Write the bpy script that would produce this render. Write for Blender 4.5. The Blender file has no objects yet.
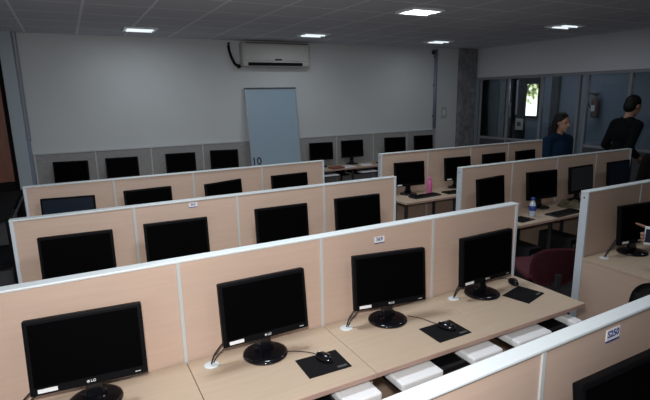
import bpy, bmesh, math, random
from mathutils import Vector, Matrix
random.seed(7)
C = bpy.context.scene.collection
SC = bpy.context.scene
PI = math.pi
H = 0.73                                   # desk top height above the floor
T = 0.060                                  # thickness of the screens
HS = H + 0.518                             # top of the screens
CEIL = H + 2.125
XR = 4.98                                  # glazed wall on the right
YW = 5.45                                  # back wall

# ------------------------------------------------------------------ camera
CAM = Vector((-2.6408, -2.193, 1.2557 + H)); YAW, PITCH, ROLL, F = .485, -.2144, -.0187, 480.6
fwd = Vector((math.sin(YAW)*math.cos(PITCH), math.cos(YAW)*math.cos(PITCH), math.sin(PITCH)))
r0 = Vector((math.cos(YAW), -math.sin(YAW), 0)); u0 = r0.cross(fwd)
rgt = r0*math.cos(ROLL) + u0*math.sin(ROLL); upv = u0*math.cos(ROLL) - r0*math.sin(ROLL)
cd = bpy.data.cameras.new('camera'); cam = bpy.data.objects.new('camera', cd); C.objects.link(cam)
M3 = Matrix((rgt, upv, -fwd)).transposed()
cam.matrix_world = Matrix.Translation(CAM) @ M3.to_4x4()
cd.sensor_width = 36; cd.lens = F*36/650; cd.clip_start = .05
SC.camera = cam
def at(u, v, axis, val):                   # a measured point of the photo on a plane of the room
    d = fwd + rgt*((u-325)/F) + upv*((200-v)/F)
    return CAM + d*((val-CAM[axis])/d[axis])

# ------------------------------------------------------------------ materials
def mat(name, col, rough=.6, metal=0., spec=.5, noise=None, emit=None, estr=0.):
    m = bpy.data.materials.new(name); m.use_nodes = True
    nt = m.node_tree; b = nt.nodes['Principled BSDF']
    b.inputs['Base Color'].default_value = (*col, 1); b.inputs['Roughness'].default_value = rough
    b.inputs['Metallic'].default_value = metal; b.inputs['Specular IOR Level'].default_value = spec
    if emit: b.inputs['Emission Color'].default_value = (*emit, 1); b.inputs['Emission Strength'].default_value = estr
    if noise:
        scale, amt, vec = noise
        tc = nt.nodes.new('ShaderNodeTexCoord'); mp = nt.nodes.new('ShaderNodeMapping'); mp.inputs['Scale'].default_value = vec
        n = nt.nodes.new('ShaderNodeTexNoise'); n.inputs['Scale'].default_value = scale; n.inputs['Detail'].default_value = 5
        r = nt.nodes.new('ShaderNodeMapRange'); r.inputs['From Min'].default_value = .3; r.inputs['From Max'].default_value = .7
        r.inputs['To Min'].default_value = 1-amt; r.inputs['To Max'].default_value = 1+amt
        mx = nt.nodes.new('ShaderNodeVectorMath'); mx.operation = 'SCALE'; mx.inputs[0].default_value = col
        nt.links.new(tc.outputs['Object'], mp.inputs['Vector']); nt.links.new(mp.outputs['Vector'], n.inputs['Vector'])
        nt.links.new(n.outputs['Fac'], r.inputs['Value']); nt.links.new(r.outputs['Result'], mx.inputs['Scale'])
        nt.links.new(mx.outputs['Vector'], b.inputs['Base Color'])
    return m
beech = mat('beech laminate', (.525, .382, .302), .5, noise=(3, .035, (1.2, 1, 14)))
beech_top = mat('beech desktop laminate', (.475, .365, .268), .5, noise=(3, .035, (1.2, 14, 1)))
edge = mat('desk edge band', (.42, .28, .23), .5)
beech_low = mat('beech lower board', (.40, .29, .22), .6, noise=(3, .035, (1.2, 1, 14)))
white = mat('white powder coat', (.60, .64, .65), .42)
postm = mat('pale grey post', (.56, .61, .66), .42)
stripm = mat('pale seam strip', (.50, .50, .49), .45)
gfab = mat('grey fabric', (.27, .265, .265), .95, noise=(60, .15, (1, 1, 1)))
gstrip = mat('grey strip', (.42, .43, .43), .6)
black = mat('black plastic', (.005, .005, .006), .45, spec=.06)
blackm = mat('matt black plastic', (.014, .014, .016), .6)
screenm = mat('black screen', (.0015, .0015, .0018), .5, spec=.012)
screenb = mat('bluish screen', (.010, .016, .028), .4, spec=.1)  # blue in the colour imitates a reflection on the third-row screen
screeng = mat('grey lit screen', (.03, .033, .036), .4)
gloss = mat('gloss black', (.005, .005, .007), .12, spec=.4)
silver = mat('silver print', (.6, .6, .62), .4)
paper = mat('white paper', (.75, .75, .76), .8)
blue = mat('blue ink', (.03, .04, .22), .6)
inkm = mat('black ink', (.01, .01, .015), .6)
padm = mat('black mouse mat', (.008, .008, .009), .9, spec=.1, noise=(200, .2, (1, 1, 1)))
wallm = mat('painted wall', (.49, .51, .52), .8, noise=(.7, .06, (1, 1, 1)))
bandm = mat('painted band', (.56, .57, .60), .8)
stone = mat('grey stone pillar', (.16, .16, .17), .7, noise=(9, .35, (1, 1, 1)))
colm = mat('painted column', (.33, .38, .42), .7)
pipem = mat('blue grey pipe', (.16, .19, .26), .5)
acm = mat('air conditioner plastic', (.37, .37, .35), .5)
dgrey = mat('dark grey', (.06, .06, .065), .6)
dark = mat('near black', (.007, .007, .008), .8, spec=.1)
boardm = mat('whiteboard face', (.275, .365, .445), .3)
alu = mat('brushed aluminium', (.35, .37, .40), .4, metal=.6)
steel = mat('dark steel', (.05, .05, .055), .45, metal=.5)
frm = mat('grey window frame', (.22, .23, .25), .5)
orange = mat('orange brown door', (.17, .05, .024), .5, noise=(3, .2, (6, 1, 1)))
maroon = mat('maroon fabric', (.06, .006, .013), .9, noise=(80, .2, (1, 1, 1)))
keym = mat('white keyboard', (.62, .63, .66), .5)
pinkm = mat('pink plastic', (.62, .14, .36), .35)
bluep = mat('blue cap', (.03, .05, .25), .4)
waterm = mat('clear bottle', (.45, .52, .62), .15, spec=.6)
clothm = mat('olive cloth', (.20, .17, .10), .9, noise=(14, .5, (1, 1, 1)))
skin = mat('skin', (.32, .17, .115), .6)
hair = mat('black hair', (.005, .0045, .0045), .6, spec=.2)
bluedress = mat('dark blue cloth', (.006, .018, .042), .95, spec=.1)
blackcloth = mat('black cloth', (.005, .0055, .007), .95, spec=.1)
browncloth = mat('dark brown cloth', (.008, .006, .006), .95, spec=.1)
trousers = mat('charcoal trousers', (.02, .02, .024), .9)
phonew = mat('white phone', (.75, .76, .8), .3)
phoned = mat('phone glass', (.02, .025, .05), .1)
extm = mat('extinguisher red', (.13, .035, .03), .4)
corrm = mat('blue grey wall', (.26, .30, .35), .8)
palem = mat('pale green grey panel', (.30, .38, .38), .6)
floorm = mat('dark floor tile', (.055, .05, .055), .45, noise=(4, .25, (1, 1, 1)))
copper = mat('carton brown', (.22, .13, .07), .8)

def ceiling_mat():
    m = bpy.data.materials.new('ceiling tiles'); m.use_nodes = True; nt = m.node_tree; b = nt.nodes['Principled BSDF']
    tc = nt.nodes.new('ShaderNodeTexCoord'); sp = nt.nodes.new('ShaderNodeSeparateXYZ'); nt.links.new(tc.outputs['Object'], sp.inputs[0])
    def line(out):
        a = nt.nodes.new('ShaderNodeMath'); a.operation = 'MULTIPLY'; a.inputs[1].default_value = 1/.6; nt.links.new(out, a.inputs[0])
        f = nt.nodes.new('ShaderNodeMath'); f.operation = 'FRACT'; nt.links.new(a.outputs[0], f.inputs[0])
        g = nt.nodes.new('ShaderNodeMath'); g.operation = 'LESS_THAN'; g.inputs[1].default_value = .045; nt.links.new(f.outputs[0], g.inputs[0]); return g.outputs[0]
    mx = nt.nodes.new('ShaderNodeMath'); mx.operation = 'MAXIMUM'
    nt.links.new(line(sp.outputs[0]), mx.inputs[0]); nt.links.new(line(sp.outputs[1]), mx.inputs[1])
    n = nt.nodes.new('ShaderNodeTexNoise'); n.inputs['Scale'].default_value = 2.5; nt.links.new(tc.outputs['Object'], n.inputs['Vector'])
    c1 = nt.nodes.new('ShaderNodeMix'); c1.data_type = 'RGBA'; c1.inputs['A'].default_value = (.56, .56, .62, 1); c1.inputs['B'].default_value = (.64, .64, .70, 1)
    nt.links.new(n.outputs['Fac'], c1.inputs['Factor'])
    c = nt.nodes.new('ShaderNodeMix'); c.data_type = 'RGBA'; c.inputs['B'].default_value = (.86, .87, .93, 1)
    nt.links.new(mx.outputs[0], c.inputs['Factor']); nt.links.new(c1.outputs['Result'], c.inputs['A'])
    nt.links.new(c.outputs['Result'], b.inputs['Base Color']); b.inputs['Roughness'].default_value = .85
    return m
ceilm = ceiling_mat()

def view_mat():
    m = bpy.data.materials.new('bright garden view'); m.use_nodes = True; nt = m.node_tree; b = nt.nodes['Principled BSDF']
    tc = nt.nodes.new('ShaderNodeTexCoord'); n = nt.nodes.new('ShaderNodeTexNoise'); n.inputs['Scale'].default_value = 11; n.inputs['Detail'].default_value = 6
    nt.links.new(tc.outputs['Object'], n.inputs['Vector'])
    sp = nt.nodes.new('ShaderNodeSeparateXYZ'); nt.links.new(tc.outputs['Object'], sp.inputs[0])
    mr = nt.nodes.new('ShaderNodeMapRange'); mr.inputs['From Min'].default_value = H+.75; mr.inputs['From Max'].default_value = H+1.25
    mr.inputs['To Min'].default_value = .28; mr.inputs['To Max'].default_value = -.08; nt.links.new(sp.outputs[2], mr.inputs[0])
    ad = nt.nodes.new('ShaderNodeMath'); nt.links.new(n.outputs['Fac'], ad.inputs[0]); nt.links.new(mr.outputs[0], ad.inputs[1])
    cr = nt.nodes.new('ShaderNodeValToRGB'); e = cr.color_ramp.elements
    e[0].position = .36; e[0].color = (.03, .045, .015, 1); e[1].position = .62; e[1].color = (1, 1, .95, 1)
    k = cr.color_ramp.elements.new(.47); k.color = (.35, .42, .16, 1)
    nt.links.new(ad.outputs[0], cr.inputs[0]); nt.links.new(cr.outputs[0], b.inputs['Emission Color']); b.inputs['Emission Strength'].default_value = 2.2
    b.inputs['Base Color'].default_value = (0, 0, 0, 1)
    return m
viewm = view_mat()

def glass_mat():
    m = bpy.data.materials.new('window glass'); m.use_nodes = True; nt = m.node_tree
    out = nt.nodes['Material Output']; nt.nodes.remove(nt.nodes['Principled BSDF'])
    t = nt.nodes.new('ShaderNodeBsdfTransparent'); t.inputs[0].default_value = (.86, .9, .93, 1)
    g = nt.nodes.new('ShaderNodeBsdfGlossy'); g.inputs['Roughness'].default_value = .03
    fr = nt.nodes.new('ShaderNodeFresnel'); fr.inputs[0].default_value = 1.45
    mx = nt.nodes.new('ShaderNodeMixShader'); nt.links.new(fr.outputs[0], mx.inputs[0]); nt.links.new(t.outputs[0], mx.inputs[1]); nt.links.new(g.outputs[0], mx.inputs[2])
    nt.links.new(mx.outputs[0], out.inputs[0]); return m
glassm = glass_mat()
tubem = mat('lit diffuser', (.8, .8, .8), .5, emit=(.93, .97, 1), estr=2.6)
dimtube = mat('dim diffuser', (.5, .52, .55), .4, emit=(.8, .9, 1), estr=.22)
midtube = mat('glowing tube', (.6, .6, .62), .5, emit=(.85, .95, 1), estr=.9)

# ------------------------------------------------------------------ mesh helpers
class MB:
    def __init__(s): s.bm = bmesh.new(); s.mats = []
    def _mi(s, m):
        if m is None: return 0
        if m not in s.mats: s.mats.append(m)
        return s.mats.index(m)
    def box(s, x0, x1, y0, y1, z0, z1, bev=0., m=None, rot=None, seg=2):
        r = bmesh.ops.create_cube(s.bm, size=1)
        vs = r['verts']; c = Vector(((x0+x1)/2, (y0+y1)/2, (z0+z1)/2))
        for v in vs: v.co = Vector((v.co.x*(x1-x0), v.co.y*(y1-y0), v.co.z*(z1-z0)))
        fs = list({f for v in vs for f in v.link_faces})
        if bev:
            es = list({e for v in vs for e in v.link_edges})
            q = bmesh.ops.bevel(s.bm, geom=es, offset=bev, segments=seg, profile=.5, affect='EDGES')
            fs = list({f for f in q['faces']} | {f for f in fs if f.is_valid}); vs = list({v for f in fs for v in f.verts})
            vs = list({v for v in vs})
            fs = list({f for v in vs for f in v.link_faces}); vs = list({v for f in fs for v in f.verts})
        for v in vs:
            if rot is not None: v.co = rot @ v.co
            v.co += c
        i = s._mi(m)
        for f in fs: f.material_index = i
        return s
    def lathe(s, prof, c=(0, 0, 0), n=24, m=None, sx=1, sy=1, rot=None):
        rings = []; c = Vector(c)
        for r, z in prof:
            ring = []
            for k in range(n):
                p = Vector((max(r, 1e-4)*math.cos(2*PI*k/n)*sx, max(r, 1e-4)*math.sin(2*PI*k/n)*sy, z))
                if rot is not None: p = rot @ p
                ring.append(s.bm.verts.new(p+c))
            rings.append(ring)
        i = s._mi(m); fs = []
        for a, b in zip(rings, rings[1:]):
            for k in range(n): fs.append(s.bm.faces.new((a[k], a[(k+1) % n], b[(k+1) % n], b[k])))
        fs.append(s.bm.faces.new(rings[0][::-1])); fs.append(s.bm.faces.new(rings[-1]))
        for f in fs: f.material_index = i; f.smooth = True
        return s
    def tube(s, pts, rad, n=8, m=None, smooth=6):
        P = [Vector(p) for p in pts]
        if smooth and len(P) > 2:               # Catmull-Rom
            Q = []
            E = [P[0]*2-P[1]] + P + [P[-1]*2-P[-2]]
            for i in range(1, len(E)-2):
                for t in range(smooth):
                    t /= smooth; a, b, c, d = E[i-1:i+3]
                    Q.append(.5*((2*b)+(c-a)*t+(2*a-5*b+4*c-d)*t*t+(3*b-a-3*c+d)*t**3))
            P = Q + [P[-1]]
        rings = []; ref = Vector((0, 0, 1))
        for k, p in enumerate(P):
            d = (P[min(k+1, len(P)-1)]-P[max(k-1, 0)]).normalized()
            a = d.cross(ref)
            if a.length < .05: a = d.cross(Vector((1, 0, 0)))
            a.normalize(); b = d.cross(a)
            rr = rad[k*len(rad)//len(P)] if isinstance(rad, (list, tuple)) else rad
            rings.append([s.bm.verts.new(p+(a*math.cos(2*PI*j/n)+b*math.sin(2*PI*j/n))*rr) for j in range(n)])
        i = s._mi(m); fs = []
        for a, b in zip(rings, rings[1:]):
            for k in range(n): fs.append(s.bm.faces.new((a[k], a[(k+1) % n], b[(k+1) % n], b[k])))
        fs += [s.bm.faces.new(rings[0][::-1]), s.bm.faces.new(rings[-1])]
        for f in fs: f.material_index = i; f.smooth = True
        return s
    def poly(s, pts, depth, m=None):           # extruded polygon: pts 3-D loop, depth vector
        d = Vector(depth); a = [s.bm.verts.new(Vector(p)) for p in pts]; b = [s.bm.verts.new(Vector(p)+d) for p in pts]
        n = len(a); i = s._mi(m); fs = [s.bm.faces.new(a[::-1]), s.bm.faces.new(b)]
        for k in range(n): fs.append(s.bm.faces.new((a[k], a[(k+1) % n], b[(k+1) % n], b[k])))
        for f in fs: f.material_index = i
        return s
    def sheet(s, grid, thick=.004, m=None):    # grid of points, thickened
        R = [[s.bm.verts.new(Vector(p)) for p in row] for row in grid]; i = s._mi(m)
        fs = [s.bm.faces.new((R[a][b], R[a][b+1], R[a+1][b+1], R[a+1][b])) for a in range(len(R)-1) for b in range(len(R[0])-1)]
        for f in fs: f.smooth = True; f.material_index = i
        if thick:
            q = bmesh.ops.solidify(s.bm, geom=fs, thickness=thick)
        return s
    def text(s, body, size, mw, m=None, extrude=.0005):
        cu = bpy.data.curves.new('t', 'FONT'); cu.body = body; cu.size = size; cu.align_x = 'CENTER'; cu.align_y = 'CENTER'; cu.extrude = extrude; cu.offset = size*.02
        o = bpy.data.objects.new('t', cu); C.objects.link(o)
        me = bpy.data.meshes.new_from_object(o.evaluated_get(bpy.context.evaluated_depsgraph_get()))
        n0 = len(s.bm.verts); f0 = len(s.bm.faces); me.transform(mw); s.bm.from_mesh(me); s.bm.faces.ensure_lookup_table()
        i = s._mi(m)
        for f in s.bm.faces[f0:]: f.material_index = i
        bpy.data.objects.remove(o); bpy.data.meshes.remove(me); bpy.data.curves.remove(cu); return s
    def build(s, name, m=None, parent=None, loc=None):
        bmesh.ops.recalc_face_normals(s.bm, faces=s.bm.faces)
        me = bpy.data.meshes.new(name); s.bm.to_mesh(me); s.bm.free()
        ms = s.mats if s.mats else [m]
        for k in ms: me.materials.append(k)
        o = bpy.data.objects.new(name, me); C.objects.link(o)
        if parent: o.parent = parent
        if loc: o.location = loc
        return o
def tag(o, label, cat, group=None, kind='thing'):
    o['label'] = label; o['category'] = cat; o['kind'] = kind
    if group: o['group'] = group
    return o
def thing(name, label, cat, loc=(0, 0, 0), rz=0, group=None):
    o = bpy.data.objects.new(name, None); C.objects.link(o); o.location = loc; o.rotation_euler = (0, 0, rz); o.empty_display_size = .1
    return tag(o, label, cat, group)
def struct(o): o['kind'] = 'structure'; return o
KIDS = {}
def copy_tree(o, parent=None):
    c = o.copy(); C.objects.link(c)
    if parent: c.parent = parent
    for ch in list(o.children): copy_tree(ch, c)
    return c
ORD = ['first', 'second', 'third', 'fourth', 'fifth', 'sixth', 'seventh', 'eighth', 'ninth']

# ------------------------------------------------------------------ room shell
struct(MB().box(-3.95, 8.2, -4.5, 8.0, -.1, 0).build('floor', floorm))
struct(MB().box(-3.95, XR+.1, -4.5, YW+.1, CEIL, CEIL+.1).build('ceiling', ceilm))
struct(MB().box(-3.95, XR, YW, YW+.12, 0, CEIL).build('wall_back', wallm))
struct(MB().box(-4.05, -3.95, -4.5, YW+.12, 0, CEIL).build('wall_left', wallm))
struct(MB().box(-4.05, 8.2, -4.6, -4.5, 0, CEIL).build('wall_front', wallm))
struct(MB().box(4.49, XR-.06, YW-.10, YW+.0, 0, CEIL, .006).build('pillar_back', stone))
struct(MB().box(-3.29, -3.142, YW-.14, YW, 0, CEIL, .004).build('pillar_left', colm))
struct(MB().box(-3.95, -3.29, YW-.03, YW-.001, 0, CEIL).build('trim_1', dark))
d1 = struct(MB().box(-3.90, -3.345, YW-.06, YW-.03, H+.2, H+1.5, .004).build('door_1', orange))
MB().box(-3.90, -3.345, YW-.06, YW-.03, 0, H+.199, .004).build('door_panel', dark, d1)
MB().tube([(-3.85, YW-.06, 1.0), (-3.85, YW-.12, 1.0), (-3.74, YW-.12, 1.0)], .011).build('door_handle_or_glint', alu, d1)
struct(MB().box(-3.07, -3.0, YW-.012, YW, 0, .09).build('baseboard_back', dgrey))

# glazed wall on the right
zt = H+1.555; zb = H+.34
struct(MB().box(XR, XR+.12, -4.5, YW, zt+.0, CEIL).build('wall_right', bandm))
yl = [at(u, 75, 0, XR).y for u in (508, 541.5, 579, 587, 630.5)]
posts = [YW-.14, yl[0], yl[1], yl[2], yl[3], yl[4], yl[4]-.95, yl[4]-1.9, -1.5, -3.0, -4.47]
for k, y in enumerate(posts):
    struct(MB().box(XR+.02, XR+.08, y-.022, y+.022, 0, zt, .004).build('trim_%d' % (k+2), frm))
struct(MB().box(XR+.015, XR+.085, -4.5, YW-.1, zt-.05, zt-.001, .003).build('trim_20', frm))
for k in range(len(posts)-1):
    a, b = posts[k+1]+.023, posts[k]-.023
    if b-a < .15: continue
    w = bpy.data.objects.new('window_%d' % (k+1), None); C.objects.link(w); struct(w)
    door = (k == 4)
    MB().box(XR+.04, XR+.06, a, b, 0, zb-.02).build('window_panel', dgrey, w)
    MB().box(XR+.03, XR+.075, a, b, zb-.02, zb+.025, .003).build('window_rail', frm, w)
    MB().box(XR+.048, XR+.053, a, b, zb+.025, zt-.051).build('window_pane', glassm, w)

# vestibule behind the glass
XC = 7.0
struct(MB().box(XC, XC+.1, -4.5, 8.0, 0, 2.7).build('wall_corridor', corrm))
struct(MB().box(XR+.13, XC+.1, 7.9, 8.0, 0, 2.7).build('wall_corridor_end', corrm))
struct(MB().box(XR+.13, XC+.1, -4.5, 8.0, 2.7, 2.8).build('ceiling_corridor', dgrey))
struct(MB().box(XR+.0, XR+.13, YW+.0, 8.0, 0, 2.7).build('wall_corridor_side', corrm))
def cy(u, v): return at(u, v, 0, XC).y
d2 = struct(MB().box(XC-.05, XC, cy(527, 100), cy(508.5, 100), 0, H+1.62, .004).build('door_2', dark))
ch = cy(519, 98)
MB().box(XC-.09, XC-.05, ch-.018, ch+.018, H+.72, H+1.53, .006).build('door_handle_or_glint', white, d2)  # white strip stands in for a thin streak of reflected light
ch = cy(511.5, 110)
MB().box(XC-.08, XC-.05, ch-.018, ch+.018, H+.65, H+1.0, .006).build('door_handle_or_glint', white, d2)  # shorter reflected streak, also shaped as a white strip
w = struct(MB().box(XC-.02, XC, cy(539.2, 100), cy(526.2, 100), H+.70, H+1.42).build('window_20', viewm))
fr = MB(); a, b = cy(539.2, 100), cy(526.2, 100)
fr.box(XC-.06, XC, a-.05, a, H+.64, H+1.62); fr.box(XC-.06, XC, a, b, H+1.42, H+1.62); fr.box(XC-.06, XC, a, b, H+.64, H+.70)
fr.build('window_frame', dark, w)
d3 = struct(MB().box(XC-.03, XC, cy(506, 100), cy(488, 100), 0, H+1.5, .004).build('door_3', palem))
MB().box(XC-.05, XC, cy(488, 100), cy(479, 100)+.3, 0, H+1.62).build('door_frame', dark, d3)
MB().box(XC-.05, XC-.03, cy(500, 100)-.015, cy(500, 100)+.015, 0, H+1.5).build('door_seam', dgrey, d3)
MB().box(XC-.04, XC, cy(508.4, 100), cy(506, 100), 0, H+1.62).build('door_frame', dark, d3)
struct(MB().box(XC-.08, XC, cy(560, 100), cy(553, 100), 0, 2.7).build('trim_21', dgrey))
noticem = mat('aged paper', (.75, .73, .62), .8)
ny0, ny1 = cy(524.5, 124), cy(517, 124)
tag(MB().box(XC-.06, XC-.052, ny0, ny1, H+.36, H+.63, .002, m=noticem).box(XC-.063, XC-.058, ny0+.06, ny1-.05, H+.45, H+.55, m=dgrey).build('paper_notice', noticem), 'pale paper notice on the dark door behind the glass wall', 'notice')
# fire extinguisher on the vestibule wall
ey = cy(598, 105)
ex = thing('fire_extinguisher', 'dark red fire extinguisher hung on the blue-grey wall behind the glass', 'fire extinguisher', (XC-.09, ey, H+.70))
MB().lathe([(.02, 0), (.07, .01), (.075, .04), (.075, .34), (.06, .39), (.025, .42), (.025, .45)], n=20).build('cylinder', extm, ex)
MB().box(-.02, .02, -.05, .05, .45, .475, .005).box(-.015, .015, -.07, .04, .49, .505, .004).box(-.012, .012, -.012, .012, .44, .50).build('valve_handle', dark, ex)
MB().tube([(0, .03, .465), (0, .13, .50), (0, .17, .40), (0, .13, .25), (0, .09, .2)], .012).build('discharge_hose', dark, ex)
MB().box(-.077, -.073, -.04, .04, .14, .26).build('instruction_label', paper, ex)
MB().box(.07, .09, -.03, .03, .2, .3).build('wall_bracket', steel, ex)

# ------------------------------------------------------------------ ceiling lights
def fixture(u0, v0, u1, v1, lab, lit, dx=.37, dy=.29):
    c = at((u0+u1)/2, (v0+v1)/2, 2, CEIL)
    t = thing('ceiling_light', lab, 'ceiling light', (c.x, c.y, CEIL), 0, 'recessed ceiling lights')
    m = MB(); a, b = dx/2, dy/2
    for q in ((-a-.02, a+.02, -b-.02, -b), (-a-.02, a+.02, b, b+.02), (-a-.02, -a, -b, b), (a, a+.02, -b, b)): m.box(*q, -.022, 0, .002)
    m.build('frame', white, t)
    MB().box(-a, a, -b, b, -.012, -.001).build('diffuser', lit and tubem or dimtube, t)
    for k in (-.07, .07): MB().tube([(-a+.03, k, -.022), (a-.03, k, -.022)], .011, smooth=0).build('lamp_tube', tubem if lit else midtube, t)
    return c
fixture(121, 31, 158, 26.5, 'recessed square light in the ceiling above the grey partition, nearest the corner column', 0)
fixture(298, 35, 328, 33.5, 'recessed square light in the ceiling above the air conditioner', 0)
fixture(395, 12.5, 445, 9, 'brightest recessed ceiling light, white and fully lit, over the middle aisle', 1)
fixture(425, 40.5, 452, 41.5, 'recessed ceiling light in front of the grey stone pillar', 0)
fixture(545, 26.5, 585, 24.5, 'recessed ceiling light above the glass wall and the fire extinguisher', 0)

# ------------------------------------------------------------------ screens
rows = {
 'A': dict(y=0, xs=[-3.06, -2.262, -1.51, -.735, 0]),
 'B': dict(y=1.3465, xs=[-3.038, -2.297, -1.544, -.779, -.03]),
 'C': dict(y=2.715, xs=[-3.05, -2.317, -1.567, -.821, -.055]),
 'F': dict(y=-1.362, xs=[-2.98, -2.23, -1.482, -.72, .02]),
 'P': dict(y=-.0095, xs=[.733, 1.432, 2.17, 2.90, 3.64]),
 'Q': dict(y=1.4, xs=[.812, 1.56, 2.292, 3.01, 3.714]),
 'S': dict(y=2.759, xs=[.765, 1.526, 2.285, 3.031, 3.785]),
 'W': dict(y=5.395, xs=[-3.095, -2.331, -1.575, -.797, .0, .8, 1.618, 2.412, 3.197, 3.932]),
}
SCR = {
 'A': 'beech and white desk screen behind the monitors with mouse mats',
 'B': 'beech and white desk screen, second back from the mouse mats, with a number plate',
 'C': 'beech and white desk screen in front of the whiteboard foot',
 'F': 'beech desk screen with a broad bright white cap, nearest in front of the mouse mats',
 'P': 'beech desk screen beside the hand with the phone, pale end post towards the aisle',
 'Q': 'beech desk screen behind the blue-capped water bottle',
 'S': 'beech desk screen behind the pink bottle, near the glass wall',
 'W': 'grey fabric partition along the back wall behind the whiteboard',
}
def screen(k):
    y, xs = rows[k]['y'], rows[k]['xs']; grey = k == 'W'
    hs = H+.545 if grey else HS+.006 if k == 'F' else (HS+.012 if k == 'S' else HS); th = .048 if grey else (.050 if k == 'F' else T)
    t = thing('desk_screen', SCR[k], 'desk screen', ((xs[0]+xs[-1])/2, y, 0)); ox = (xs[0]+xs[-1])/2
    pm = gfab if grey else beech
    for a, b in zip(xs, xs[1:]):
        MB().box(a-ox+.009, b-ox-.009, .008, th-.008, H-.06 if not grey else .02, hs-.011).build('panel', pm, t)
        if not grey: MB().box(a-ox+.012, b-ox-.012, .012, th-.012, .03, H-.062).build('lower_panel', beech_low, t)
    for x in xs[1:-1]:
        MB().box(x-ox-.0095, x-ox+.0095, .002, th-.002, 0, hs-.011, .002).build('seam_strip', gstrip if grey else stripm, t)
    for x, s in ((xs[0], 1), (xs[-1], -1)):
        x0, x1 = sorted((x, x+s*.022))
        MB().box(x0-ox, x1-ox, 0, th, 0, hs-.011, .003).build('end_post', gstrip if grey else postm, t)
    MB().box(xs[0]-ox-.002, xs[-1]-ox+.002, -.002, th+.002, hs-.012, hs, .004).build('top_cap', gstrip if grey else white, t)
    if not grey and k in 'PQS':
        MB().lathe([(.006, -.001), (.006, .003)], rot=Matrix.Rotation(-PI/2, 3, 'Y'), c=(xs[0]-ox, th/2, hs-.05), n=10).build('end_screw', steel, t)
    return t, ox
def plate(k, x, z, body, wid=.085):
    t, ox = scr[k]; q = wid/.085; y = .0068
    p = MB().box(-wid/2, wid/2, -.0015, .0012, -.024*q, .024*q, m=paper).box(-wid/2, wid/2, -.002, .0012, -.027*q, -.02*q, m=blue)
    p.text(body, .038*q, Matrix.Translation((0, -.0019, .004*q)) @ Matrix.Rotation(PI/2, 4, 'X'), m=blue)
    p.bm.transform(Matrix.Translation((x-ox, y, z)))
    p.build('number_plate', paper, t)
scr = {k: screen(k) for k in rows}
plate('A', -1.133, H+.44, 'S69', .068)
plate('B', -1.882, H+.478, 'S65', .06)
plate('F', -1.128, H+.468, 'S250', .074)
scr['F'][0].rotation_euler.z = .026

# ------------------------------------------------------------------ desks
DN = {'A': 'row with the mouse mats', 'B': 'second row, hidden behind the mouse-mat screen', 'C': 'third row, before the whiteboard', 'F': 'nearest row below the broad white cap',
      'P': 'row beside the hand with the phone', 'Q': 'row with the blue-capped bottle', 'S': 'row with the pink bottle', 'W': 'row along the grey partition'}
def desk(k, i):
    y, xs = rows[k]['y'], rows[k]['xs']; a, b = xs[i], xs[i+1]; w = b-a; last = i == len(xs)-2
    hz = H+.025 if k == 'W' else H
    n = len(xs)-2-i if k in 'ABCFW' else i
    anchor = 'from the middle aisle' if k != 'W' else 'from the stone pillar'
    t = thing('desk', 'beech desk, %s %s in the %s' % (ORD[n], anchor, DN[k]), 'desk', (a, y, 0), 0, 'beech desks in the ' + DN[k])
    D = .53
    top = MB().box(.0015, w-.0015, -D, -.0005, hz-.025, hz, .002, m=beech_top); top.build('desktop', beech_top, t)
    MB().box(.0015, w-.0015, -D-.004, -D+.0005, hz-.0245, hz-.0015, .001).build('edge_band', edge, t)
    if k in 'QSW':
        for x in ([.05] if not last else [.05, w-.05]):
            MB().box(x-.015, x+.015, -D+.05, -D+.08, 0, hz-.026, .003).box(x-.015, x+.015, -.09, -.06, 0, hz-.026, .003).box(x-.014, x+.014, -D+.05, -.06, hz-.056, hz-.026, .003).box(x-.014, x+.014, -D+.05, -.06, .06, .09, .003).build('leg_frame', steel, t)
    else:
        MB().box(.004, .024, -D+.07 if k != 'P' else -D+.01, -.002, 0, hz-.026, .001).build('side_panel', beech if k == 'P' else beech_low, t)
        if last: MB().box(w-.09, w-.07, -D+.07, -.002, 0, hz-.026, .001).build('side_panel', beech_low, t)
    if k in 'AW' :
        MB().box(.10, w-.03 - (.07 if last else 0), -D-.02 if k == 'A' else -D+.03, -.16, hz-(.112 if k == 'A' else .125), hz-(.099 if k == 'A' else .112), .003).box(.10, .112, -D+.06, -.16, hz-.112, hz-.0265, m=None).box(w-.112, w-.10, -D+.06, -.16, hz-.112, hz-.0265).build('keyboard_tray', dark, t)
    if k in 'AP':
        MB().lathe([(.034, 0), (.034, .003), (.03, .005), (.012, .005)], c=(.10 if k == 'A' else .143, -.085, hz), n=20, sx=1.1).build('cable_grommet', white, t)
    return t
for k in rows:
    for i in range(len(rows[k]['xs'])-1):
        if k == 'F' and i < 2: continue
        desk(k, i)

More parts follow.
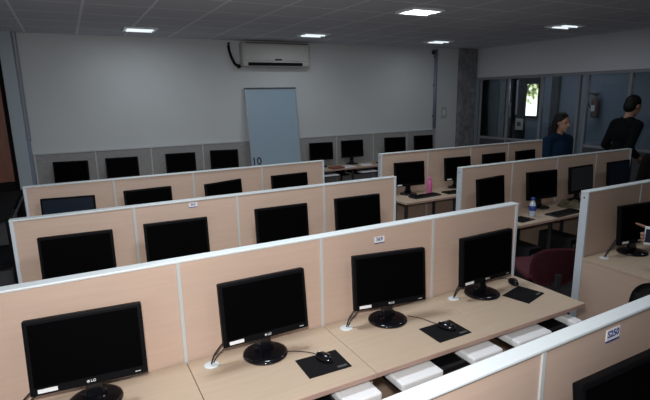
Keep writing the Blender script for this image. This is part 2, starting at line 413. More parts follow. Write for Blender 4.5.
# ------------------------------------------------------------------ monitors
MW, MH = .438, .305
def make_monitor(scrm=screenm):
    t = thing('computer_monitor', 'black monitor', 'monitor')
    MB().lathe([(.108, 0), (.112, .004), (.110, .012), (.095, .018), (.05, .024), (.03, .026)], n=40, sy=.98).build('stand_base', gloss, t)
    MB().box(-.032, .032, -.004, .03, .02, .16, .008).box(-.05, .05, 0.0, .03, .022, .05, .01).build('stand_neck', gloss, t)
    d = MB().box(-MW/2, MW/2, -.012, .022, -MH/2, MH/2, .006).box(-MW/2+.04, MW/2-.04, .02, .048, -MH/2+.05, MH/2-.04, .015).build('display', black, t, (0, -.022, .258))
    MB().box(-MW/2+.017, MW/2-.017, -.0135, -.0118, -MH/2+.034, MH/2-.017).build('screen', scrm, d)
    lg = MB(); R = Matrix.Rotation(PI/2, 4, 'X')
    lg.lathe([(.0058, 0), (.0058, .0008)], c=(-.011, -.0122, -MH/2+.017), n=18, rot=Matrix.Rotation(PI/2, 3, 'X'))
    lg.text('LG', .016, Matrix.Translation((.008, -.0125, -MH/2+.017)) @ R)
    lg.build('brand_logo', silver, d)
    MB().box(-MW/2+.028, -MW/2+.098, -.0132, -.0118, -MH/2+.010, -MH/2+.026).build('white_sticker', paper, d)
    MB().box(MW/2-.05, MW/2-.028, -.013, -.0118, -MH/2+.014, -MH/2+.017).build('power_button', silver, d)
    return t
mon = make_monitor()
used = []
MG = {'A': 'monitors in the row with the mouse mats', 'B': 'monitors in the second beech row', 'C': 'monitors in the third beech row', 'F': 'monitor in the nearest row', 'P': 'monitor near the phone',
      'Q': 'monitors in the row with the blue-capped bottle', 'S': 'monitors in the row with the pink bottle', 'W': 'monitors along the grey partition'}
def place_monitor(k, x, yaw, label, tilt=.08, dz=0., dy=-.022, y=None, scrm=None, cable=True, base_off=.118):
    m = copy_tree(mon); used.append(m)
    hz = H+.025 if k == 'W' else H
    m.location = (x, rows[k]['y']-base_off, hz); m.rotation_euler = (0, 0, yaw); m['label'] = label; m['group'] = MG[k]
    for c in list(m.children):
        if c.name.startswith('display'):
            c.rotation_euler = (-tilt, 0, 0); c.location = (0, dy, .258+dz)
            if scrm:
                for s in c.children:
                    if s.name.startswith('screen'): s.data = s.data.copy(); s.data.materials[0] = scrm
            if k != 'A' and k != 'P':
                for s in list(c.children):
                    if s.name.startswith(('power_button', 'brand_logo')) or (s.name.startswith('white_sticker') and k != 'S'): bpy.data.objects.remove(s)
    if k in 'AP':
        gx = max(v for v in rows[k]['xs'] if v < x-.1) + (.10 if k == 'A' else .143)
        R2 = Matrix.Rotation(-yaw, 3, 'Z')
        lp = lambda wx, wy, z: R2 @ Vector((wx-x, wy-(rows[k]['y']-base_off), z))
        g0 = lp(gx, rows[k]['y']-.085, .008); g1 = g0 + Vector((.012, .004, 0)); e = Vector((-.10, .02, .15))
        cb = MB()
        for g, rr, bow in ((g0, .0042, .05), (g1, .0032, .02)):
            cb.tube([g, g+(e-g)*.18+Vector((-.01, -.01, bow*.6)), g+(e-g)*.5+Vector((0, -.01, bow)), g+(e-g)*.8+Vector((0, 0, bow*.5)), e], rr, n=7)
        cb.build('cable', blackm, m)
    return m
for k, x, yaw, tilt, dz, lab in [
 ('A', -2.670, -.085, .15, .004, 'black monitor at the photo edge of the row with the mouse mats'),
 ('A', -1.899, .006, .115, .006, 'black monitor behind the nearest mouse mat, white sticker on its bezel corner'),
 ('A', -1.159, -.161, .083, 0, 'black monitor directly under the S69 number plate, turned slightly'),
 ('A', -.428, .028, .04, -.006, 'black monitor nearest the aisle in the row with mouse mats'),
 ('B', -2.673, -.074, .08, 0, 'black monitor at the corner-column end of the second beech row'),
 ('B', -2.039, -.047, .08, 0, 'black monitor below the small S65 number plate'),
 ('B', -1.23, -.029, .08, .004, 'black monitor third from the corner-column end of the second beech row'),
 ('B', -.53, -.027, .08, .004, 'black monitor at the aisle end of the second beech row'),
 ('C', -2.709, -.163, .08, .004, 'bluish dark monitor at the corner-column end of the third beech row'),
 ('C', -2.032, .052, .08, .01, 'black monitor second from the corner column in the third beech row'),
 ('C', -1.299, .317, .08, .004, 'black monitor twisted askew in the third beech row'),
 ('C', -.557, .057, .08, .014, 'black monitor below the whiteboard, at the aisle end of the third beech row'),
 ('P', 1.178, -.10, .08, -.01, 'black monitor behind the hand with the phone'),
 ('Q', 1.089, .141, .08, .004, 'black monitor at the aisle end of the row with the blue-capped bottle'),
 ('Q', 1.864, -.065, .08, 0, 'black monitor right behind the blue-capped water bottle'),
 ('Q', 2.527, .05, .08, 0, 'monitor with a grey faintly lit screen, beyond the heaped cloth'),
 ('Q', 3.241, .017, .08, 0, 'dull dark monitor in the last bay, below the man in black'),
 ('S', 1.113, -.092, .08, .008, 'black monitor with white sticker at the aisle side of the pink bottle'),
 ('S', 1.918, -.032, .08, .008, 'black monitor on the far side of the pink bottle'),
 ('S', 2.592, .013, .08, .01, 'black monitor third along from the pink bottle towards the glass wall'),
 ('S', 3.228, .081, .08, .01, 'black monitor beside the woman in blue, last in its row'),
 ('W', -2.658, -.184, .08, .0, 'black monitor against the grey partition, nearest the corner column'),
 ('W', -2.003, -.077, .08, .004, 'black monitor against the grey partition, second from the corner column'),
 ('W', -1.175, -.106, .08, .007, 'black monitor against the grey partition, third from the corner column'),
 ('W', -.496, -.237, .08, .009, 'black monitor against the grey partition, just beside the whiteboard towards the column'),
 ('W', 1.232, -.116, .08, .018, 'black monitor against the grey partition, next to the whiteboard on its pillar side'),
 ('W', 1.866, -.08, .08, .022, 'black monitor on the wall desk with the papers and mouse'),
 ('W', 2.816, -.159, .08, .022, 'black monitor against the grey partition, second from the stone pillar'),
 ('W', 3.496, -.048, .08, .022, 'black monitor against the grey partition, nearest the stone pillar')]:
    place_monitor(k, x, yaw, lab, tilt, dz, scrm={'b': screenb, 'g': screeng, 'd': screenb}.get('b' if lab.startswith('bluish') else 'g' if lab.startswith('monitor with a grey') else 'd' if lab.startswith('dull') else ''))
place_monitor('F', -1.195, 0, 'black monitor below the S250 number plate, cut off by the photo corner', .14, .008, dy=.033)
for o in [mon] + list(mon.children_recursive): bpy.data.objects.remove(o)

# ------------------------------------------------------------------ mice, mats, keyboards
def mat_pad(cx, cyy, rz, lab):
    o = MB().box(-.11, .11, -.085, .085, 0, .004, .0015).box(.045, .095, -.07, -.055, .0038, .0043, m=dgrey).build('mouse_mat', padm)
    o.data.materials.clear(); o.data.materials.append(padm); o.data.materials.append(dgrey)
    for f in o.data.polygons:
        f.material_index = 1 if (f.center.z > .0040 and abs(f.center.x-.07) < .03 and abs(f.center.y+.0625) < .01) else 0
    o.location = (cx, cyy, H+.0003); o.rotation_euler = (0, 0, rz); return tag(o, lab, 'mouse mat', 'black mouse mats')
mat_pad(-1.691, -.341, -.03, 'black mouse mat with a mouse on it, nearest the camera')
mat_pad(-.968, -.381, .0, 'black mouse mat with a mouse on it, below the S69 plate')
mat_pad(-.215, -.26, .26, 'empty black mouse mat with its mouse off beside it')
def mouse(x, y, z, rz, lab, cable):
    t = thing('computer_mouse', lab, 'mouse', (x, y, z), rz, 'black mice')
    MB().lathe([(.026, 0), (.031, .004), (.030, .014), (.024, .026), (.012, .033), (.003, .035)], n=24, sx=1, sy=1.75).build('shell', gloss, t)
    MB().box(-.003, .003, .02, .036, .026, .032, .001).build('scroll_wheel', silver, t)
    MB().tube(cable, .0022, n=6).build('mouse_cable', blackm, t)
    return t
mouse(-1.672, -.315, H+.0046, .3, 'black mouse on the mat nearest the camera', [(0, .05, .008), (-.01, .10, .003), (-.06, .17, .003), (-.15, .225, .003)])
mouse(-.945, -.365, H+.0046, .4, 'black mouse on the mat below the S69 plate', [(0, .05, .008), (.012, .10, .003), (.018, .16, .003), (.0, .24, .003)])
mouse(-.123, -.10, H, -.5, 'black mouse off its mat, at the aisle edge of the desk', [(0, .05, .008), (-.01, .075, .003), (-.04, .085, .003), (-.07, .07, .003)])
def keyboard(x, y, z, rz, w, lab, m, km, group):
    t = thing('keyboard', lab, 'keyboard', (x, y, z), rz, group)
    MB().box(-w/2, w/2, -.075, .075, 0, .016, .005).build('case', m, t)
    kb = MB(); n = max(6, int(w/.024))
    for r in range(5):
        for c in range(n):
            kx = -w/2+.012+c*(w-.024)/n; kb.box(kx, kx+(w-.024)/n-.003, -.062+r*.024, -.042+r*.024, .015, .022)
    kb.build('keys', km, t); return t
for x, kw, lab in ((-1.7925, .145, 'black keyboard on the tray under the desk nearest the camera'), (-1.0675, .18, 'black keyboard on the tray under the S69 desk'), (-.2775, .18, 'black keyboard on the tray under the empty mouse mat')):
    keyboard(x, -.475, H-.0985, 0, kw, lab, blackm, black, 'black keyboards on the pull-out trays')
# white covers on both sides of the keyboards on the trays
for x, w, lab in ((-2.0, .13, 'white folded cover on the tray under the desk nearest the camera'), (-1.29, .125, 'white folded cover on the tray under the S69 desk, towards the camera'), (-.51, .135, 'white folded cover on the tray under the empty mouse mat, inner side'),
                  (-1.62, .095, 'white folded cover on the tray below the mouse mat nearest the camera'), (-.865, .105, 'white folded cover on the tray below the S69 mouse mat'), (-.145, .035, 'narrow white cover at the aisle end of the last tray')):
    o = MB().box(-w, w, -.16, .16, -.022, .022, .012, seg=3).build('folded_cover', paper); o.location = (x, -.44, H-.0765); tag(o, lab, 'cover', 'white covers on the trays')

# ------------------------------------------------------------------ row with pink bottle, row with water bottle
pb = Vector((1.395, 2.57, H))
t = thing('pink_bottle', 'pink plastic drinking bottle standing between two monitors', 'bottle', pb)
MB().lathe([(.03, 0), (.034, .006), (.034, .13), (.03, .15), (.022, .165)], n=20).build('body', pinkm, t)
MB().lathe([(.024, .165), (.024, .19), (.012, .205)], n=16).build('cap', pinkm, t)
MB().tube([(.018, 0, .2), (0, 0, .232), (-.018, 0, .2)], .004, smooth=4).build('carry_loop', pinkm, t)
wb_ = Vector((1.47, 1.05, H))
t = thing('water_bottle', 'clear water bottle with a dark blue cap beside the black keyboard', 'bottle', wb_)
MB().lathe([(.028, 0), (.033, .006), (.031, .05), (.033, .06), (.033, .115), (.026, .145), (.014, .165), (.014, .172)], n=20).build('body', waterm, t)
MB().lathe([(.0335, .065), (.0342, .068), (.0342, .112), (.0335, .115)], n=20).build('wrap_label', bluep, t)
MB().lathe([(.018, .172), (.019, .176), (.019, .198), (.017, .2)], n=16).build('cap', bluep, t)
keyboard(1.84, .96, H, .05, .42, 'black keyboard on the desk beside the blue-capped bottle', blackm, black, 'black keyboards on the far desks')
keyboard(1.20, 2.42, H, .05, .42, 'black keyboard before the monitor at the pink bottle', blackm, black, 'black keyboards on the far desks')
keyboard(1.72, 2.40, H, -.08, .40, 'black keyboard on the far side of the pink bottle', blackm, black, 'black keyboards on the far desks')
keyboard(2.60, .98, H, -.05, .38, 'black keyboard before the grey lit monitor', blackm, black, 'black keyboards on the far desks')
o = mat_pad(1.28, 1.02, .1, 'black mouse mat on the desk just before the blue-capped bottle'); o['group'] = 'mats on far desks'
def cloth(x, y, z, sx, sy, hh, lab, m, seed):
    random.seed(seed); g = []
    ph = [random.uniform(0, 6) for _ in range(4)]
    for i in range(15):
        row = []
        for j in range(11):
            u, v = i/14*2-1, j/10*2-1; e = max(0, 1-u*u)*max(0, 1-v*v)
            row.append((x+u*sx*(1+.12*math.sin(3*v+ph[0])), y+v*sy*(1+.15*math.sin(4*u+ph[1])), z+.003+hh*e**.5*(.65+.3*math.sin(5*u+ph[2]+2*v)+.25*math.sin(7*v+ph[3]))))
        g.append(row)
    return tag(MB().sheet(g, .004).build('crumpled_cloth', m), lab, 'cloth')
cloth(2.22, 1.13, H, .15, .11, .075, 'crumpled olive cloth heaped on the desk near the grey lit monitor', clothm, 3)
# wall desk papers, mouse
for (x, y, rz, w, d, lab) in ((1.60, 5.0, .1, .24, .2, 'white paper sheet on the wall desk near the whiteboard'), (2.0, 5.02, -.3, .2, .2, 'white paper sheet tucked by the wall desk monitor')):
    o = MB().box(-w/2, w/2, -d/2, d/2, 0, .012, .002).build('paper_stack', paper); o.location = (x, y, H+.0255); o.rotation_euler = (0, 0, rz); tag(o, lab, 'paper')
o = MB().box(-.12, .12, -.08, .08, 0, .03, .004).build('closed_book', mat('dull red cover', (.22, .07, .05), .7)); o.location = (1.36, 4.95, H+.0255); o.rotation_euler = (0, 0, .1); tag(o, 'dull red book at the edge of the wall desk', 'book')
mouse(2.30, 5.05, H+.025, .4, 'black mouse on the wall desk between two monitors', [(0, .05, .008), (.01, .1, .003), (.03, .15, .003)])
keyboard(1.22, 4.93, H-.0866, 0, .30, 'white keyboard on the wall desk tray nearest the whiteboard', keym, paper, 'white keyboards on the wall trays')
keyboard(1.60+.38, 4.93, H-.0866, 0, .34, 'white keyboard on the wall desk tray below the papers', keym, paper, 'white keyboards on the wall trays')
keyboard(2.80, 4.93, H-.0866, 0, .30, 'white keyboard on the wall desk tray nearest the pillar', keym, paper, 'white keyboards on the wall trays')

# ------------------------------------------------------------------ chair and computers in the far aisle
def chair(x, y, rz, lab, maroon=maroon):
    t = thing('office_chair', lab, 'chair', (x, y, 0), rz)
    # backrest: curved padded shell, faces +y
    g = []
    for i in range(13):
        row = []
        for j in range(13):
            u, v = i/12*2-1, j/12*2-1; rr = (abs(u)**3+abs(v)**3)**(1/3); k = 1 if rr < 1e-6 else max(abs(u), abs(v))/rr
            uu, vv = u*k, v*k
            row.append((uu*.20, -.20-.04+.05*uu*uu-.03*vv, .55+vv*.17))
        g.append(row)
    MB().sheet(g, .05).build('backrest', maroon, t)
    g2 = [[(p[0]*1.05, p[1]-.012, .55+(p[2]-.55)*1.05) for p in r] for r in g]
    MB().sheet(g2, .015).build('back_shell', maroon, t)
    s = MB().box(-.23, .23, -.20, .24, .42, .49, .03, seg=3).build('seat', maroon, t)
    MB().box(-.025, .025, -.27, -.05, .38, .41, .006).box(-.025, .025, -.29, -.265, .38, .50, .006).build('back_bracket', blackm, t)
    MB().lathe([(.05, .08), (.03, .10), (.025, .40), (.06, .42)], n=14).build('gas_column', steel, t)
    for q in range(5):
        a = 2*PI*q/5; d = Vector((math.cos(a), math.sin(a), 0))
        b = MB().tube([d*.03+Vector((0, 0, .10)), d*.29+Vector((0, 0, .07))], .018, smooth=0).build('base_leg', blackm, t)
        MB().lathe([(.03, -.015), (.03, .015)], c=d*.29+Vector((0, 0, .031)), n=14, rot=Matrix.Rotation(PI/2, 3, 'X')).build('caster', blackm, b)
    return t
chair(.93, .48, -.45, 'maroon padded office chair turned to the aisle, behind the mouse-mat desk end')
chair(.425, -.635, PI/2-.05, 'black padded office chair in the aisle at the desk end below the phone', blackm)
def tower(x, y, lab):
    t = thing('computer_tower', lab, 'computer', (x, y, 0), 0, 'black computers under the desks')
    MB().box(-.09, .09, -.2, .2, .01, .44, .006).build('case', blackm, t)
    MB().box(-.085, .085, -.212, -.199, .02, .43, .005).build('front_bezel', black, t)
    MB().box(-.07, .07, -.215, -.211, .34, .38, .002).build('disc_drive', dgrey, t)
    return t
tower(1.40, 1.13, 'black computer tower on the floor beneath the blue-capped bottle')
tower(2.05, 1.13, 'black computer tower on the floor beneath the olive cloth')
o = MB().tube([(1.0, 1.32, H-.05), (1.02, 1.25, .5), (1.06, 1.22, .3), (1.0, 1.2, .12), (1.1, 1.1, .012), (1.2, 1.16, .012)], .007).tube([(1.06, 1.33, H-.05), (1.1, 1.25, .45), (1.02, 1.2, .25), (1.12, 1.12, .012)], .006).build('power_cable', blackm)
tag(o, 'black cables hanging below the desk behind the maroon chair', 'cable')

# ------------------------------------------------------------------ back wall: air conditioner, board, pipes
t = thing('air_conditioner', 'off-white split air conditioner high on the back wall', 'air conditioner', (.475, YW, H+1.70))
MB().box(-.585, .585, -.19, -.001, .02, .40, .03, seg=3).build('body', acm, t)
MB().box(-.555, .555, -.197, -.185, .11, .36, .01).build('front_cover', acm, t)
MB().box(-.50, .44, -.199, -.10, .035, .085, .006, rot=None).build('outlet_louver', dark, t)
MB().box(-.53, .55, -.193, -.12, .372, .387, .002).build('intake_grille', dgrey, t)
MB().box(-.05, .07, -.202, -.196, .118, .14, .002).build('nameplate', dark, t)
MB().tube([(-.60, -.03, .04), (-.66, -.035, .06), (-.72, -.04, .17), (-.755, -.04, .30), (-.755, -.04, .385)], .022, n=10).tube([(-.56, -.03, .05), (-.60, -.04, .03), (-.63, -.04, .02)], .026, n=10).build('drain_hose', dark, t)

wy0, wy1, wz0, wz1 = 5.24, 5.41, H+.03, H+1.392
t = thing('whiteboard', 'tall pale blue-white board leaning on the grey partition, marked 10', 'whiteboard', (.388, wy0, wz0))
ang = math.atan2(wy1-wy0, wz1-wz0); hh = math.hypot(wy1-wy0, wz1-wz0); t.rotation_euler = (-ang, 0, 0)
hw = .438
MB().box(-hw, hw, -.006, .006, 0, hh, .002).build('board', boardm, t)
MB().box(-hw-.012, -hw+.006, -.012, .009, 0, hh, .002).box(hw-.006, hw+.012, -.012, .009, 0, hh, .002).box(-hw-.012, hw+.012, -.012, .009, -.003, .016, .002).build('frame', alu, t)
MB().box(-hw-.014, hw+.014, -.014, .01, hh-.022, hh+.004, .002).build('top_frame', dgrey, t)
MB().text('10', .17, Matrix.Translation((-hw+.085, -.0075, .185)) @ Matrix.Rotation(PI/2, 4, 'X')).build('written_number', inkm, t)

px = 3.885
t = thing('conduit_pipe', 'blue-grey conduit pipe running down the wall beside the stone pillar', 'pipe', (px, YW-.034, 0))
MB().tube([(0, 0, H+.56), (0, 0, CEIL-.03)], .032, n=12, smooth=0).build('pipe', pipem, t)
for z in (H+.8, H+1.4, H+1.95): MB().box(-.04, .04, -.005, .03, z, z+.025, .003).build('clamp', steel, t)
o = MB().lathe([(.03, 0), (.034, .01), (.034, .05), (.02, .07)], rot=Matrix.Rotation(PI/2, 3, 'X'), n=16).box(-.014, .014, -.03, 0, .0, .05, m=None).build('wall_camera', blackm); o.location = (3.80, YW-.031, CEIL-.10); tag(o, 'small black camera dome by the top of the conduit pipe', 'camera')
t = thing('switch_plate', 'pale switch plate on the wall beside the conduit pipe', 'switch', (4.15, YW, H+.87))
MB().box(-.07, .07, -.014, -.001, -.11, .11, .004).build('plate', acm, t)
MB().box(-.03, .03, -.019, -.013, -.05, .05, .003).build('rocker', white, t)
t = thing('cable_trunking', 'thin blue-grey cable trunking down the corner column edge', 'trunking', (-3.108, YW-.03, 0))
MB().box(-.034, -.022, -.02, .028, H+.72, CEIL-.002, .002).box(.004, .018, -.02, .028, H+.72, CEIL-.002, .002).build('thin_duct', pipem, t)
MB().box(-.04, .006, -.028, .028, H+.0, H+.74, .003).build('wide_duct', pipem, t)

# dark rack beside the ends of the rows
t = thing('storage_rack', 'dark metal rack beyond the row ends by the orange door', 'rack', (-3.5, 3.6, 0))
for sx in (-.28, .28):
    for sy in (-.7, .9): MB().box(sx-.015, sx+.015, sy-.015, sy+.015, 0, H+.22).build('post', dark, t)
for z in (.12, .5, H+.2): MB().box(-.28, .28, -.7, .9, z-.01, z+.01).build('shelf', dark, t)
MB().box(.285, .295, -.7, .9, H+.12, H+.15).build('rail', dgrey, t)
for (x, y, z, a, b, c, lab) in ((-3.5, 3.2, .1305, .24, .2, .3, 'dark carton on the lower shelf of the rack'), (-3.5, 3.9, .5105, .24, .24, .28, 'dark carton on the middle shelf of the rack')):
    o = MB().box(-a, a, -b, b, 0, c, .004).box(-a-.001, a+.001, -.03, .03, .01, c+.001, m=None).build('carton', dgrey); o.location = (x, y, z); tag(o, lab, 'box')

# ------------------------------------------------------------------ people
def remesh(m, name, matl, voxel, parent=None, smooth=6, sub=None):
    o = m.build('tmp', matl)
    md = o.modifiers.new('r', 'REMESH'); md.mode = 'VOXEL'; md.voxel_size = voxel
    if smooth: s = o.modifiers.new('s', 'SMOOTH'); s.factor = .5; s.iterations = smooth
    bpy.context.view_layer.update()
    me = bpy.data.meshes.new_from_object(o.evaluated_get(bpy.context.evaluated_depsgraph_get()))
    bpy.data.objects.remove(o)
    for f in me.polygons: f.use_smooth = True
    me.materials.clear(); me.materials.append(matl); me.name = name
    n = bpy.data.objects.new(name, me); C.objects.link(n)
    if parent: n.parent = parent
    return n
def caps(m, p, q, a, b, sq=None, n=16):
    """tapered limb from p (radius a) to q (radius b) with round ends"""
    p, q = Vector(p), Vector(q); d = q-p; Lg = d.length
    rot = d.to_track_quat('Z', 'Y').to_matrix()
    pr = [(a*math.sin(t), -a*math.cos(t)) for t in (.2, .6, 1.0, 1.4)] + [(b*math.cos(t), Lg+b*math.sin(t)) for t in (.15, .55, .95, 1.35)]
    sx = sq or 1
    m.lathe(pr, c=p, n=n, rot=rot, sy=sx)
    return m
def ell(m, c, rx, ry, rz, rot=None, n=20):
    pr = [(math.sin(t*PI/12), -math.cos(t*PI/12)) for t in range(0, 13)]
    rings = []
    S = Matrix.Diagonal((rx, ry, rz)); R = (rot or Matrix.Identity(3)) @ S
    return m.lathe([(max(a, .01), z) for a, z in pr], c=c, n=n, rot=R)
def person(label, loc, rz, hgt, top_m, leg_m, arms, head_yaw=0, head_pitch=0, long_hair=False, voxel=.011, dress=False, hands=None, lean=0.):
    """local frame: faces -y, feet at z 0"""
    s = hgt/1.75
    t = thing('person', label, 'person', loc, rz)
    V = lambda x, y, z: Vector((x, y - lean*max(0, z-.9), z))*s
    body = MB(); top = MB(); leg = MB()
    HP = lambda sx: V(sx*.09, 0, .92); KN = lambda sx: V(sx*.10, -.015, .50); AN = lambda sx: V(sx*.105, .02, .085)
    for sx in (-1, 1):
        caps(body, HP(sx), KN(sx), .078*s, .052*s); caps(body, KN(sx), AN(sx), .052*s, .036*s)
        caps(leg, HP(sx), KN(sx), .095*s, .070*s); caps(leg, KN(sx), AN(sx), .070*s, .060*s)
    def torso(m, e):
        ell(m, V(0, 0, .95), (.150+e)*s, (.105+e)*s, .13*s); ell(m, V(0, 0, 1.08), (.135+e)*s, (.095+e)*s, .15*s)
        ell(m, V(0, 0, 1.25), (.158+e)*s, (.108+e)*s, .17*s); caps(m, V(-.145, .01, 1.405), V(.145, .01, 1.405), (.055+e)*s, (.055+e)*s)
        caps(m, V(-.06, .01, 1.43), V(.06, .01, 1.43), (.055+e)*s, (.055+e)*s)
    torso(body, 0); torso(top, .014)
    ell(leg, V(0, 0, .95), .165*s, .12*s, .11*s)
    if dress: m = top; caps(m, V(0, 0, .95), V(0, 0, .50), .17*s, .21*s)
    hj = V(0, 0, 1.47); hc = V(0, -.03, 1.625)
    Rh = Matrix.Rotation(head_yaw, 3, 'Z') @ Matrix.Rotation(head_pitch, 3, 'X')
    caps(body, V(0, .015, 1.40), V(0, 0, 1.55), .058*s, .052*s)
    hp = lambda x, y, z: hc + Rh @ (Vector((x, y, z))*s)
    hb = body
    ell(hb, hp(0, .012, .025), .077*s, .094*s, .098*s, Rh); ell(hb, hp(0, -.025, -.035), .058*s, .066*s, .085*s, Rh)
    caps(hb, hp(0, -.085, .015), hp(0, -.107, -.022), .010*s, .017*s, n=10)            # nose
    caps(hb, hp(-.018, -.083, -.058), hp(.018, -.083, -.058), .011*s, .011*s, n=8)      # lips
    ell(hb, hp(0, -.072, -.098), .024*s, .020*s, .018*s, Rh)                            # chin
    for sx in (-1, 1):
        caps(hb, hp(sx*.018, -.078, .03), hp(sx*.048, -.070, .03), .011*s, .011*s, n=8)  # brow
        ell(hb, hp(sx*.078, .01, -.005), .012*s, .02*s, .033*s, Rh)                      # ear
    for sx in (-1, 1):
        el, wr = arms[0 if sx < 0 else 1]; sh = V(sx*.185, .01, 1.395); el = V(*el); wr = V(*wr)
        caps(body, sh, el, .046*s, .037*s); caps(body, el, wr, .037*s, .027*s)
        caps(top, sh, el, .066*s, .052*s)
        if dress is False or True: caps(top, el, el+(wr-el)*.72, .052*s, .042*s)
        d = (wr-el).normalized(); side = d.cross(Vector((0, 1, 0))) if abs(d.y) < .8 else d.cross(Vector((0, 0, 1)))
        side.normalize(); nrm = d.cross(side)
        if hands and hands[0 if sx < 0 else 1]: hands[0 if sx < 0 else 1](body, wr, d, s); continue
        pc = wr+d*.05*s
        for k in range(4):
            o = side*(k-1.5)*.019*s; caps(body, wr+d*.01*s+o*.5, wr+d*.085*s+o, .014*s, .012*s, n=8)
            l = (.062, .075, .07, .055)[k]*s; a = wr+d*.085*s+o; b = a+d*l*.55+nrm*.012*s; c = b+d*l*.4+nrm*.022*s
            caps(body, a, b, .010*s, .009*s, n=8); caps(body, b, c, .009*s, .007*s, n=8)
        a = wr+d*.03*s-side*.03*s; b = a+d*.035*s-side*.028*s+nrm*.01*s; c = b+d*.03*s+nrm*.01*s
        caps(body, wr+d*.015*s-side*.012*s, a, .013*s, .012*s, n=8); caps(body, a, b, .012*s, .010*s, n=8); caps(body, b, c, .010*s, .008*s, n=8)
    for sx in (-1, 1): caps(body, AN(sx)+Vector((0, .02, -.03))*s, AN(sx)+Vector((0, -.13, -.05))*s, .04*s, .032*s)
    b = remesh(body, 'body', skin, voxel, t, 4)
    remesh(top, 'dress' if dress else 'shirt', top_m, .014, t, 5)
    remesh(leg, 'trousers', leg_m, .014, t, 5)
    for sx in (-1, 1):
        sm = MB(); caps(sm, AN(sx)+Vector((0, .03, -.04))*s, AN(sx)+Vector((0, -.14, -.045))*s, .05*s, .042*s); 
        so = remesh(sm, 'shoe', dark, .012, t, 3)
    ey = MB()
    for sx in (-1, 1): ell(ey, hp(sx*.032, -.078, .008), .012*s, .008*s, .007*s, Rh, 10)
    ey.build('eyes', dark, t)
    hm = MB()
    ell(hm, hp(0, .026, .045), .088*s, .098*s, .093*s, Rh); ell(hm, hp(0, .055, -.01), .080*s, .066*s, .09*s, Rh)
    if long_hair:
        for sx in (-1, 1): caps(hm, hp(sx*.072, .02, .03), hp(sx*.075, .035, -.16), .026*s, .024*s, n=10)
        caps(hm, hp(0, .075, .0), hp(0, .085, -.22), .06*s, .045*s)
    remesh(hm, 'hair', hair, .011, t, 4)
    return t
person('woman with long black hair in a dark blue dress, standing before the glass wall', (2.99, 1.93, 0), -.1, 1.71, bluedress, bluedress, [((-.20, .0, 1.10), (-.17, -.16, .95)), ((.20, .0, 1.10), (.17, -.16, .95))], head_yaw=.15, head_pitch=.15, long_hair=True, dress=True)
person('short-haired man in black, leaning with his elbow out in the far aisle', (4.12, 1.80, 0), 1.25, 1.90, blackcloth, trousers, [((-.225, .10, 1.12), (-.19, -.12, .98)), ((.225, .06, 1.12), (.19, -.18, 1.0))], head_yaw=.1, head_pitch=.3, lean=.14)
person('dark-haired woman in dark clothes cut off by the photo edge behind the phone', (2.86, .55, 0), 2.0, 1.575, browncloth, trousers, [((-.24, .02, 1.1), (-.22, -.10, .88)), ((.24, .02, 1.1), (.22, -.10, .88))], long_hair=True, head_pitch=.1)
# the person who holds the phone: stands beyond the picture edge, hand reaches in
base = Vector((1.62, -.80, 0)); RZ = -1.25
def toloc(p): return Matrix.Rotation(-RZ, 3, 'Z') @ (Vector(p)-base)
phone_c = at(650.5, 236, 1, -.40)
e3 = CAM-phone_c; e3.z = 0; e3.normalize(); e2 = Vector((0, 0, 1)); e1 = e2.cross(e3)
def hp(u, v, w): return toloc(phone_c+e1*u+e2*v+e3*w)
def holding(body, wr, d, s):
    for k in range(4):                                   # palm behind the phone
        v = -.045+.024*k
        caps(body, hp(.13, -.055+.008*k, -.045), hp(.03, v, -.026), .020, .0145, n=10)
    for k in range(3):                                   # three fingers curl round the far edge of the phone
        v = -.042+.025*k; q = (.93, 1.0, 1.05)[k]
        caps(body, hp(.03, v, -.026), hp(-.036*q, v+.003, -.020), .0125, .0110, n=10)
        caps(body, hp(-.036*q, v+.003, -.020), hp(-.053*q, v+.004, .004), .0110, .0098, n=10)
        caps(body, hp(-.053*q, v+.004, .004), hp(-.036*q, v+.002, .0165), .0098, .0082, n=10)
    caps(body, hp(.03, .030, -.026), hp(-.032, .054, -.024), .0130, .0115, n=10)   # stretched index finger
    caps(body, hp(-.032, .054, -.024), hp(-.064, .066, -.016), .0115, .0102, n=10)
    caps(body, hp(-.064, .066, -.016), hp(-.092, .075, -.012), .0102, .0082, n=10)
    caps(body, hp(.075, -.03, -.03), hp(.055, -.01, .006), .017, .0125, n=10)       # thumb on the near side
    caps(body, hp(.055, -.01, .006), hp(.030, .02, .016), .0125, .0095, n=10)
wl = hp(.15, -.05, -.05); elb = toloc((1.36, -.60, H+.16)); sc = 1.68/1.75
person('person holding a white phone out over the desk, only the hand in view', base, RZ, 1.68, browncloth, trousers,
       [(tuple(elb/sc), tuple(wl/sc)), ((.26, .02, 1.1), (.24, -.08, .88))], hands=[holding, None], voxel=.0065)
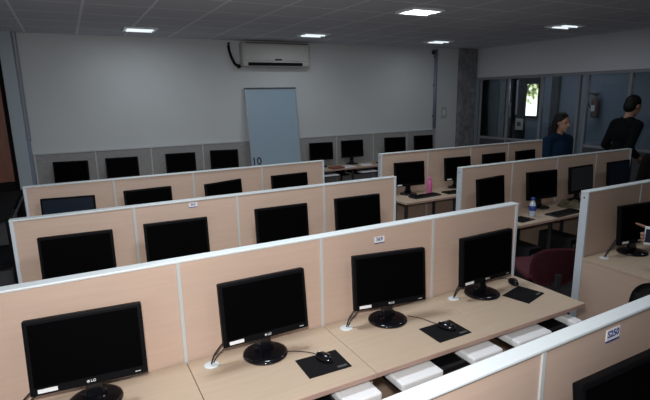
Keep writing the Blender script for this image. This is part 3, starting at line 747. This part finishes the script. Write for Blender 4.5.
t = thing('mobile_phone', 'white mobile phone held in the hand over the desk', 'phone', phone_c, math.atan2(e1.y, e1.x))
MB().box(-.036, .036, -.0045, .0045, -.066, .066, .004).build('case', phonew, t)
MB().box(-.030, .030, -.0054, -.0044, -.048, .048).build('screen', phoned, t)

# ------------------------------------------------------------------ light
def light(kind, name, loc, energy, col, target=None, **kw):
    l = bpy.data.lights.new(name, kind); l.energy = energy; l.color = col
    for k, v in kw.items(): setattr(l, k, v)
    o = bpy.data.objects.new(name, l); C.objects.link(o); o.location = loc
    if target is not None: o.rotation_euler = (Vector(target)-Vector(loc)).to_track_quat('-Z', 'Y').to_euler()
    return o
# camera flash, a little above the lens
light('SPOT', 'camera_flash', CAM+upv*.16-rgt*.04, 235, (1, .98, .96), target=(-1.5, 1.3, H+.40), spot_size=math.radians(112), spot_blend=1.0, shadow_soft_size=.05)
# ceiling fittings over the near rows (behind and above the photograph's frame) and the far fittings
for (x, y, e) in ((-1.7, .1, 26), (.65, 0, 8), (-1.7, 2.2, 14), (.85, 2.15, 14), (-1.7, 4.45, 7), (.7, 4.35, 7), (3.1, 4.45, 4), (3.5, 2.35, 4), (3.4, 0, 4), (-1.7, -2.2, 10)):
    light('AREA', 'ceiling_lamp', (x, y, CEIL-.04), e, (.86, .94, 1), target=(x, y, 0), shape='RECTANGLE', size=.4, size_y=.34)
# daylight from the side behind the camera
light('AREA', 'side_daylight', (-3.8, -2.2, 1.9), 16, (.72, .84, 1), target=(0, -.6, .9), shape='RECTANGLE', size=2.0, size_y=1.0)
light('AREA', 'vestibule_fill', (6.1, 5.0, 2.65), 7, (.75, .87, 1), target=(6.1, 5.0, 0), shape='RECTANGLE', size=.8, size_y=3)  # unseen fill, added for the dim bluish light behind the glass

wd = bpy.data.worlds.new('world'); SC.world = wd; wd.use_nodes = True
wd.node_tree.nodes['Background'].inputs[0].default_value = (.5, .6, .7, 1); wd.node_tree.nodes['Background'].inputs[1].default_value = .3
SC.view_settings.view_transform = 'Standard'; SC.view_settings.look = 'None'; SC.view_settings.exposure = 0; SC.view_settings.gamma = 1
